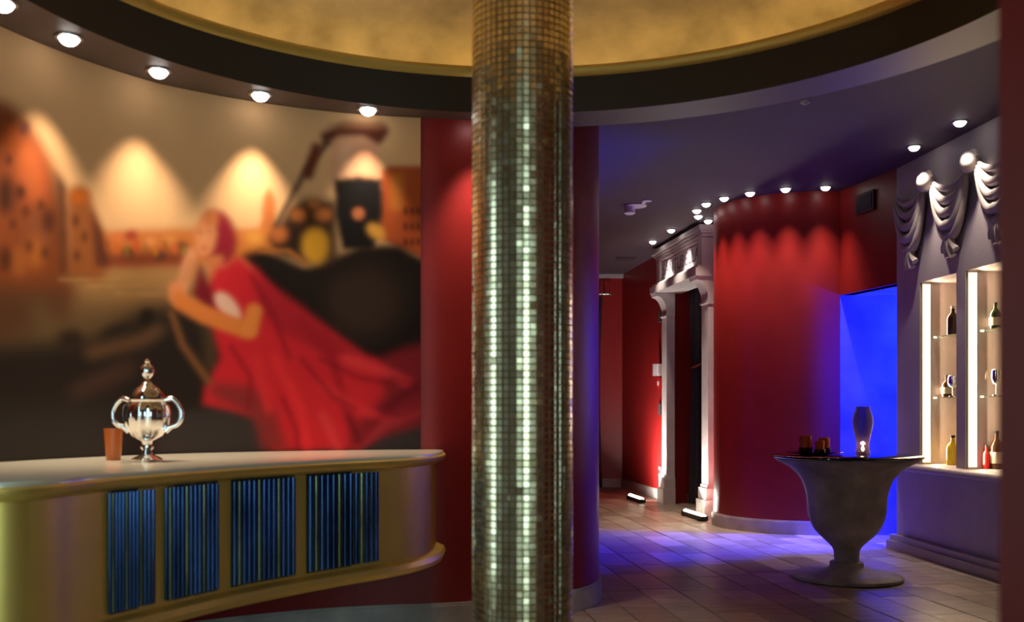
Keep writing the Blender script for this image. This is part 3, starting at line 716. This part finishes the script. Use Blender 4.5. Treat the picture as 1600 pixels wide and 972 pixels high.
fc = bpy.data.curves.new('lettering', 'FONT'); fc.body = 'SANTUBELLA'; fc.size = 0.20; fc.extrude = 0.003; fc.align_x = 'CENTER'; fc.align_y = 'CENTER'; fc.space_character = 1.08
fo = bpy.data.objects.new('tmp_text', fc); COL.objects.link(fo)
bpy.context.view_layer.update()
me = bpy.data.meshes.new_from_object(fo.evaluated_get(bpy.context.evaluated_depsgraph_get())); bpy.data.objects.remove(fo)
me.name = 'lettering'; me.materials.clear(); me.materials.append(M['engrave'])
um = (uA+uD)/2
for v in me.vertices: p = pfr(um+v.co.x*0.98, 0.1255+v.co.z*0.6+0.001, 2.468+v.co.y*0.9); v.co = p
o = link('lettering', me, pl)

# curtains: a lofted pleated sheet
def curtain(name, label, fr, z0, z1, w0, wfun, nf=6, amp=0.035, tie=None):
    t = thing(name, label, 'curtain'); n_ = 60; rows = 40; vs = []
    for r_ in range(rows+1):
        s = r_/rows; z = z0+(z1-z0)*s; ws, c0 = wfun(s)
        loop = []
        for i in range(n_+1):
            q = i/n_; a_ = amp*(0.6+0.4*min(1, ws/w0))*math.sin(2*PI*nf*q+0.6*math.sin(3*s))*(1+0.25*math.sin(9*q))
            loop.append((c0+(q-0.5)*ws, a_))
        vs += [fr(u, v+0.006, z) for u, v in loop]+[fr(u, v-0.006, z) for u, v in loop[::-1]]
    K = 2*(n_+1)
    fs = [(r_*K+i, r_*K+(i+1) % K, (r_+1)*K+(i+1) % K, (r_+1)*K+i) for r_ in range(rows) for i in range(K)]
    fs += [tuple(range(K))[::-1], tuple(rows*K+i for i in range(K))]
    MB().add(vs, fs).build('drape', M['velvet'], t, True)
    return t
# in the portal passage: gathered by a dark red tie-back
cvv = -0.225
def wf(s):                              # width and middle of the gathered drape from hem to rail
    if s > 0.62: k = (s-0.62)/0.38; return (0.20+0.13*k**0.8, 0.03-0.01*k)
    k = (0.62-s)/0.62; return (0.20+0.13*k, 0.03-0.01*k)
ct = curtain('portal_curtain', 'black velvet curtain tied back inside the stone portal', lambda u, v, z: pfr(uB+0.10+u, cvv+v, z), 0.012, 2.40, 0.34, wf, 4, 0.055)
zt = 0.012+2.388*0.62
MB().tube([pfr(uB+0.13+0.125*math.cos(q), cvv+0.082*math.sin(q), zt-0.05*math.sin(q)) for q in np.linspace(0, 2*PI, 33)], 0.013, 8, False).build('tie_back', M['tie'], ct, True)
MB().tube([pfr(uB-0.075, cvv, 2.42), pfr(uC+0.075, cvv, 2.42)], 0.013, 10).build('curtain_rail', M['black'], ct, True)
# at the far end of the corridor
ct2 = curtain('corridor_curtain', 'long black curtain hanging from a rod on the far corridor wall', lambda u, v, z: (0.90+u, 13.02+v, z), 0.01, 2.43, 0.5, lambda s: (0.5-0.06*math.sin(PI*s), 0.0), 7, 0.03)
rodm = MB().tube([(0.5, 13.02, 2.47), (1.24, 13.02, 2.47)], 0.012, 10)
ro_ = rodm.build('curtain_rod', M['metal'], ct2, True)
for x in (0.70, 0.80, 0.90, 1.00, 1.10, 1.15): MB().tube([(x, 13.02+0.024*math.cos(q), 2.458+0.026*math.sin(q)) for q in np.linspace(0, 2*PI, 17)], 0.005, 6, False).build('ring', M['chrome'], ct2, True)
MB().lathe([(0.001, -0.025), (0.018, -0.018), (0.025, 0), (0.018, 0.018), (0.001, 0.025)], 16, 1.25, 13.02, 2.47).build('finial', M['chrome'], ro_, True)
MB().tube([(1.19, 13.02, 2.47), (1.19, 13.199, 2.47)], 0.008, 8).build('bracket', M['metal'], ro_)

# ------------------------------------------------------------------ fittings on the portal wall
def wall_fitting(name, label, cat, Y, z, w_, h_, d_, body, extra=None):
    t = thing(name, label, cat, (0, 0, 0)); u = pu(Y)
    MB().box(u-w_/2, u+w_/2, 0.001, d_, z-h_/2, z+h_/2, pfr).build('housing', body, t)
    if extra: extra(t, u)
    return t
YW = 11.36
def rocker(z): return lambda t, u: MB().box(u-0.022, u+0.022, 0.014, 0.022, z-0.03, z+0.03, pfr).build('rocker', M['black'], t)
wall_fitting('wall_switch', 'dark switch plate high on the red wall near the portal bracket', 'switch', YW, 2.03, 0.085, 0.12, 0.024, M['grey'], rocker(2.03))
wall_fitting('wall_switch', 'dark switch plate below the small red alarm box beside the portal', 'switch', YW, 1.0, 0.085, 0.12, 0.024, M['grey'], rocker(1.0))
wall_fitting('wall_socket', 'dark socket low on the red wall beside the portal foot', 'socket', YW, 0.31, 0.085, 0.12, 0.024, M['grey'],
             lambda t, u: MB().box(u-0.02, u+0.02, 0.024, 0.030, 0.29, 0.33, pfr).build('socket_insert', M['black'], t))
wall_fitting('wall_phone', 'white wall-mounted phone beside the stone portal', 'phone', YW, 1.44, 0.10, 0.13, 0.045, M['white'],
             lambda t, u: MB().box(u-0.045, u-0.005, 0.045, 0.085, 1.375, 1.505, pfr).build('handset', M['white'], t))
wall_fitting('alarm_box', 'small red alarm box under the white wall phone', 'alarm', YW, 1.29, 0.09, 0.11, 0.035, M['alarm'],
             lambda t, u: MB().box(u-0.025, u+0.025, 0.035, 0.039, 1.265, 1.315, pfr).build('press_plate', M['white'], t))

# ------------------------------------------------------------------ floor LED bars
def led_bar(p0, p1, label, energy, aim, col):
    a, b = Vector(p0), Vector(p1); L = (b-a).length; ang = math.atan2((b-a).y, (b-a).x)
    t = thing('led_bar', label, 'floor light', ((a.x+b.x)/2, (a.y+b.y)/2, 0.001), ang, 'floor light bars')
    MB().box(-L/2, L/2, -0.035, 0.035, 0.006, 0.042).build('housing', M['black'], t)
    for s in (-1, 1): MB().box(s*L/2*0.8-0.015, s*L/2*0.8+0.015, -0.045, 0.045, 0.0, 0.008).build('foot', M['black'], t)
    nl = 9
    for k in range(nl):
        x = -L/2+L*(k+0.5)/nl
        MB().lathe([(0.0225, 0.042), (0.021, 0.052), (0.012, 0.060), (0.0005, 0.062)], 14, x, 0, 0).build('lens', M['barled'], t, True)
    d = bpy.data.lights.new('bar_beam', 'AREA'); d.shape = 'RECTANGLE'; d.size = L; d.size_y = 0.05; d.energy = energy; d.color = col; d.spread = math.radians(130)
    o = link('bar_beam', d, t); o.location = (0, 0, 0.075)
    v = Matrix.Rotation(-ang, 3, 'Z') @ Vector(aim); o.rotation_euler = v.to_track_quat('-Z', 'X').to_euler()
    return t
led_bar((1.315, 11.45), (1.39, 10.90), 'black floor light bar with lit lenses by the bright red corridor wall', 42, (0.75, 0.45, 0.85), (1, 0.9, 0.84))
led_bar((1.635, 9.70), (1.72, 9.15), 'black floor light bar with lit lenses between the portal foot and the red drum', 18, (0.22, -0.5, 1.0), (1, 0.9, 0.8))

# ------------------------------------------------------------------ blue niche lamp
bl = thing('blue_floodlight_offscreen', 'blue floodlight on a stand deep inside the niche', 'floodlight', (3.95, 7.86, 0))
MB().lathe([(0.001, 0), (0.12, 0), (0.12, 0.015), (0.02, 0.02), (0.016, 0.03), (0.016, 1.3), (0.001, 1.3)], 24).build('stand', M['black'], bl, True)
MB().box(-0.06, 0.05, -0.17, 0.17, 1.28, 1.56).build('housing', M['black'], bl)
MB().box(-0.068, -0.06, -0.15, 0.15, 1.30, 1.54).build('lens_offscreen', M['bluelamp'], bl)
light('flood_beam_offscreen', 'AREA', (-0.08, 0, 1.42), 600, (0.003, 0.009, 1.0), (-1, -0.05, -0.16), bl, shape='RECTANGLE', size=0.36, size_y=0.24)

# ------------------------------------------------------------------ stone urn table
TX, TY = 1.977, 6.05
tb = thing('urn_table', 'round grey stone table shaped like a pedestal urn with black glass top', 'table', (TX, TY, 0))
bprof = [(0.001, 0), (0.305, 0), (0.318, 0.008), (0.318, 0.022), (0.305, 0.03), (0.20, 0.042), (0.11, 0.062), (0.098, 0.07), (0.096, 0.10), (0.086, 0.105), (0.001, 0.105)]
MB().lathe(bprof, 64).build('base', M['urn'], tb, True)
uprof = [(0.07, 0.10), (0.072, 0.133), (0.074, 0.165), (0.085, 0.19), (0.115, 0.22), (0.150, 0.252), (0.185, 0.29), (0.205, 0.331), (0.218, 0.37), (0.224, 0.411), (0.226, 0.45), (0.229, 0.49), (0.240, 0.535), (0.258, 0.583), (0.285, 0.622), (0.330, 0.662), (0.385, 0.690), (0.408, 0.703), (0.410, 0.714), (0.38, 0.716), (0.001, 0.716)]
MB().lathe(uprof, 72).build('bowl', M['urn'], tb, True)
MB().lathe([(0.001, 0.717), (0.432, 0.717), (0.438, 0.722), (0.438, 0.728), (0.432, 0.732), (0.001, 0.732)], 72).build('glass_top', M['black_glass'], tb, True)
TZ = 0.733
tr = thing('black_plate', 'flat black plate with orange candles on the urn table', 'plate', (TX-0.20, TY-0.03, TZ))
MB().lathe([(0.001, 0), (0.07, 0), (0.12, 0.010), (0.165, 0.016), (0.163, 0.020), (0.11, 0.014), (0.07, 0.006), (0.001, 0.006)], 48).build('dish', M['black_glass'], tr, True)
def candle(dx, dy, r, h, label):
    c = thing('candle', label, 'candle', (TX-0.20+dx, TY-0.03+dy, TZ+0.0075))
    MB().lathe([(0.001, 0), (r*0.9, 0), (r+0.006, h*0.12), (r+0.006, h*0.36), (r+0.003, h*0.36), (r+0.003, h*0.1), (0.001, 0.004)], 28).build('dark_cup', M['bottle_brown'], c, True)
    MB().lathe([(0.001, 0.005), (r, 0.006), (r*1.02, h*0.95), (r*0.93, h), (r*0.5, h*0.97), (0.001, h*0.96)], 28).build('wax', M['orange'], c, True)
    MB().tube([(0, 0, h*0.95), (0.002, 0, h+0.012)], 0.0015, 6).build('wick', M['black'], c)
candle(-0.055, -0.012, 0.034, 0.108, 'tallest square-shouldered orange candle on the black plate')
candle(0.018, -0.045, 0.026, 0.078, 'smallest orange candle in the middle of the black plate')
candle(0.066, 0.03, 0.032, 0.095, 'orange candle on the black plate on the side of the hurricane lamp')
hl = thing('hurricane_lamp', 'smoky glass hurricane lamp with a lit tealight on the urn table', 'lamp', (TX+0.075, TY-0.06, TZ))
gp = [(0.040, 0.0), (0.043, 0.012), (0.036, 0.03), (0.036, 0.07), (0.046, 0.12), (0.056, 0.165), (0.059, 0.20), (0.054, 0.235), (0.043, 0.265), (0.041, 0.285)]
MB().lathe(gp+[(r-0.003, z) for r, z in gp[::-1]]+[gp[0]], 48).build('chimney_glass', M['smoke'], hl, True)
tl_ = MB().lathe([(0.001, 0.001), (0.02, 0.001), (0.02, 0.022), (0.001, 0.022)], 24).build('tealight', M['white'], hl, True)
MB().lathe([(0.0005, 0.022), (0.007, 0.030), (0.0075, 0.038), (0.004, 0.052), (0.0005, 0.062)], 16).build('flame', M['flame'], tl_, True)
light('flame_glow', 'POINT', (0, 0, 0.07), 0.5, (1, 0.6, 0.25), None, hl, shadow_soft_size=0.01)

# ------------------------------------------------------------------ display wall: LED strips, shelves, bottles, swags, grille
for (u0, u1), z0, z1, lab in ((W1, SILL+0.004, WTOP-0.004, 'tall warm LED strip on the jamb of the display bay next to the blue niche'), (W2, SILL+0.004, WTOP-0.004, 'tall warm LED strip on the post between the two display bays')):
    t = thing('led_strip', lab, 'led strip', (0, 0, 0), 0, 'display LED strips')
    MB().box(u0+0.001, u0+0.008, -0.075, -0.012, z0, z1, bfr).build('channel', M['metal'], t)
    MB().box(u0+0.008, u0+0.016, -0.068, -0.019, z0+0.01, z1-0.01, bfr).build('diffuser', M['led'], t)
    d = light('strip_glow', 'AREA', bfr(u0+0.02, -0.10, (z0+z1)/2), 9.0, (1, 0.72, 0.42), (bd.x-bn.x*0.5, bd.y-bn.y*0.5, 0), t, shape='RECTANGLE', size=0.03, size_y=z1-z0-0.05)
def shelf(u0, u1, z, lab):
    s = MB().box(u0+0.018, u1-0.002, -DEP+0.002, -0.085, z-0.008, z, bfr).build('glass_shelf', M['shelfglass'])
    tag(s, lab, 'shelf', 'glass shelves in the display bays')
Z1, Z2 = 1.50, 1.085
for (u0, u1), nm in ((W1, 'beside the blue niche'), (W2, 'beside the dark red wall end')):
    shelf(u0, u1, Z1, 'upper glass shelf in the lit display bay '+nm); shelf(u0, u1, Z2, 'lower glass shelf in the lit display bay '+nm)
def bottle(px_, v, z, h, r, m, label, lab_m=None, cap=None):
    X, Y, _ = bfr(bu(px_, v), v, 0)
    t = thing('bottle', label, 'bottle', (X, Y, z+0.001))
    MB().lathe([(0.001, 0), (r*0.95, 0), (r, 0.01), (r, h*0.58), (r*0.8, h*0.68), (r*0.36, h*0.78), (r*0.32, h*0.93), (0.001, h*0.93)], 24).build('body', m, t, True)
    MB().lathe([(r*0.34, h*0.92), (r*0.38, h*0.93), (r*0.38, h), (0.001, h)], 18).build('cap', cap or M['black'], t, True)
    if lab_m: MB().lathe([(r+0.001, h*0.15), (r+0.0015, h*0.15), (r+0.0015, h*0.45), (r+0.001, h*0.45)], 24).build('label', lab_m, t, True)
def goblet(px_, v, z, h, r, label, m=None, group=None):
    X, Y, _ = bfr(bu(px_, v), v, 0)
    t = thing('goblet', label, 'glass', (X, Y, z+0.001), 0, group); m = m or M['chrome']
    MB().lathe([(0.001, 0), (r*0.8, 0), (r*0.75, 0.005), (r*0.15, 0.012), (r*0.12, h*0.42), (0.001, h*0.43)], 24).build('stem', m, t, True)
    c = [(0.004, h*0.42), (r*0.7, h*0.5), (r, h*0.68), (r*0.9, h)]
    MB().lathe(c+[(q-0.003 if q > 0.01 else q, z_+0.003) for q, z_ in c[::-1]], 24).build('cup', m, t, True)
B0 = SILL
bottle(1489, -0.16, B0, 0.20, 0.042, M['bottle_yellow'], 'yellow liquor bottle on the sill of the bay beside the blue niche')
bottle(1483, -0.24, B0, 0.25, 0.030, M['bottle_brown'], 'slim brown bottle behind the yellow liquor bottle')
bottle(1479, -0.17, Z2, 0.15, 0.034, M['bottle_brown'], 'squat dark bottle on the lower shelf of the bay beside the niche', M['label'])
goblet(1489, -0.15, Z2, 0.14, 0.034, 'single metal goblet beside a squat dark bottle on the lower shelf')
bottle(1489, -0.17, Z1, 0.20, 0.040, M['bottle_brown'], 'brown bottle with pale cap alone on the upper shelf by the niche', None, M['white'])
for px_, lab in ((1531, 'short dark green bottle on the upper shelf nearest the LED post'), (1543, 'short dark green bottle in the middle of the upper shelf by the LED post'), (1555, 'short dark green bottle on the upper shelf farthest from the LED post')):
    bottle(px_, -0.17, Z1, 0.17, 0.034, M['bottle_dark'], lab, M['label'])
for px_, v, od in ((1529, -0.25, 'first'), (1538, -0.14, 'second'), (1546, -0.24, 'third'), (1557, -0.14, 'fourth')):
    goblet(px_, v, Z2, 0.16, 0.030, od+' metal goblet from the LED post on the lower display shelf', None, 'goblets in the display bay')
bottle(1531, -0.22, B0, 0.26, 0.034, M['bottle_dark'], 'tall dark bottle on the sill right behind the LED post', M['label'])
bottle(1541, -0.13, B0, 0.15, 0.022, M['alarm'], 'small red bottle on the sill between two taller bottles')
bottle(1557, -0.19, B0, 0.24, 0.040, M['bottle_brown'], 'wide brown bottle with pale label on the sill', M['label'])

def swag(u0, u1, label):
    t = thing('plaster_swag', label, 'wall relief', (0, 0, 0), 0, 'plaster swags on the display wall'); um = (u0+u1)/2
    for k, (sag, r, v) in enumerate(((0.07, 0.024, 0.035), (0.15, 0.030, 0.05), (0.23, 0.034, 0.06), (0.31, 0.036, 0.055), (0.38, 0.030, 0.04))):
        pts = []; rs = []
        for q in np.linspace(-1, 1, 25):
            pts.append(bfr(um+q*((u1-u0)/2-0.062)*(1-0.012*k), r+0.004+v*0.15, 2.50-sag*(1-abs(q)**2.2)-0.02*k*abs(q))); rs.append(r*(0.55+0.45*(1-q*q)))
        MB().tube(pts, rs, 10).build('fold', M['swag'], t, True)
    for k, du in enumerate((-0.075, -0.025, 0.03, 0.075)):
        zb = 1.965+0.035*abs(k-1.5)
        pts = [bfr(um+du*s*0.9+0.01*math.sin(6*s), 0.032+0.015*math.sin(PI*s), 2.16+(zb-2.16)*s) for s in np.linspace(0, 1, 12)]
        MB().tube(pts, [0.014+0.012*s for s in np.linspace(0, 1, 12)], 8).build('tail_fold', M['swag'], t, True)
    X, Y, _ = bfr(u1, 0.062, 0)
    kn = MB().lathe([(0.0005, 0.07), (0.03, 0.062), (0.052, 0.035), (0.058, 0), (0.05, -0.035), (0.03, -0.06), (0.0005, -0.068)], 24).build('knot', M['swag'], t, True); kn.location = (X, Y, 2.52)
    for s in (-1, 1):
        pts = [bfr(u1+s*0.05*q, 0.06-0.02*q, 2.53+0.05*math.sin(PI*q*0.9)) for q in np.linspace(0, 1, 10)]
        MB().tube(pts, [0.022*(1-0.4*q) for q in np.linspace(0, 1, 10)], 8).build('rosette_lobe', M['swag'], t, True)
swag(0.02, 0.55, 'cream plaster curtain swag on the wall next to the blue niche')
swag(0.55, 1.11, 'cream plaster curtain swag above the post between the display bays')
swag(1.11, 1.67, 'cream plaster curtain swag beside the dark red wall end')

gd = Vector((NX1-NX0, NY1-NY0)).normalized(); gn = Vector((gd.y, -gd.x))
if gn.x > 0: gn = -gn
def gfr(u, v, z): p = Vector((NX0, NY0))+gd*u+gn*v; return (p.x, p.y, z)
gr = thing('wall_speaker', 'dark square speaker grille high on the red wall above the blue niche', 'speaker', (0, 0, 0))
MB().box(0.26, 0.50, 0.001, 0.02, 2.50, 2.65, gfr).build('speaker_frame', mat('dark plum plastic', (0.07, 0.012, 0.018, 1), 0.6), gr)
MB().box(0.28, 0.48, 0.02, 0.024, 2.52, 2.63, gfr).build('speaker_mesh', mat('dark violet mesh', (0.03, 0.016, 0.03, 1), 0.7), gr)
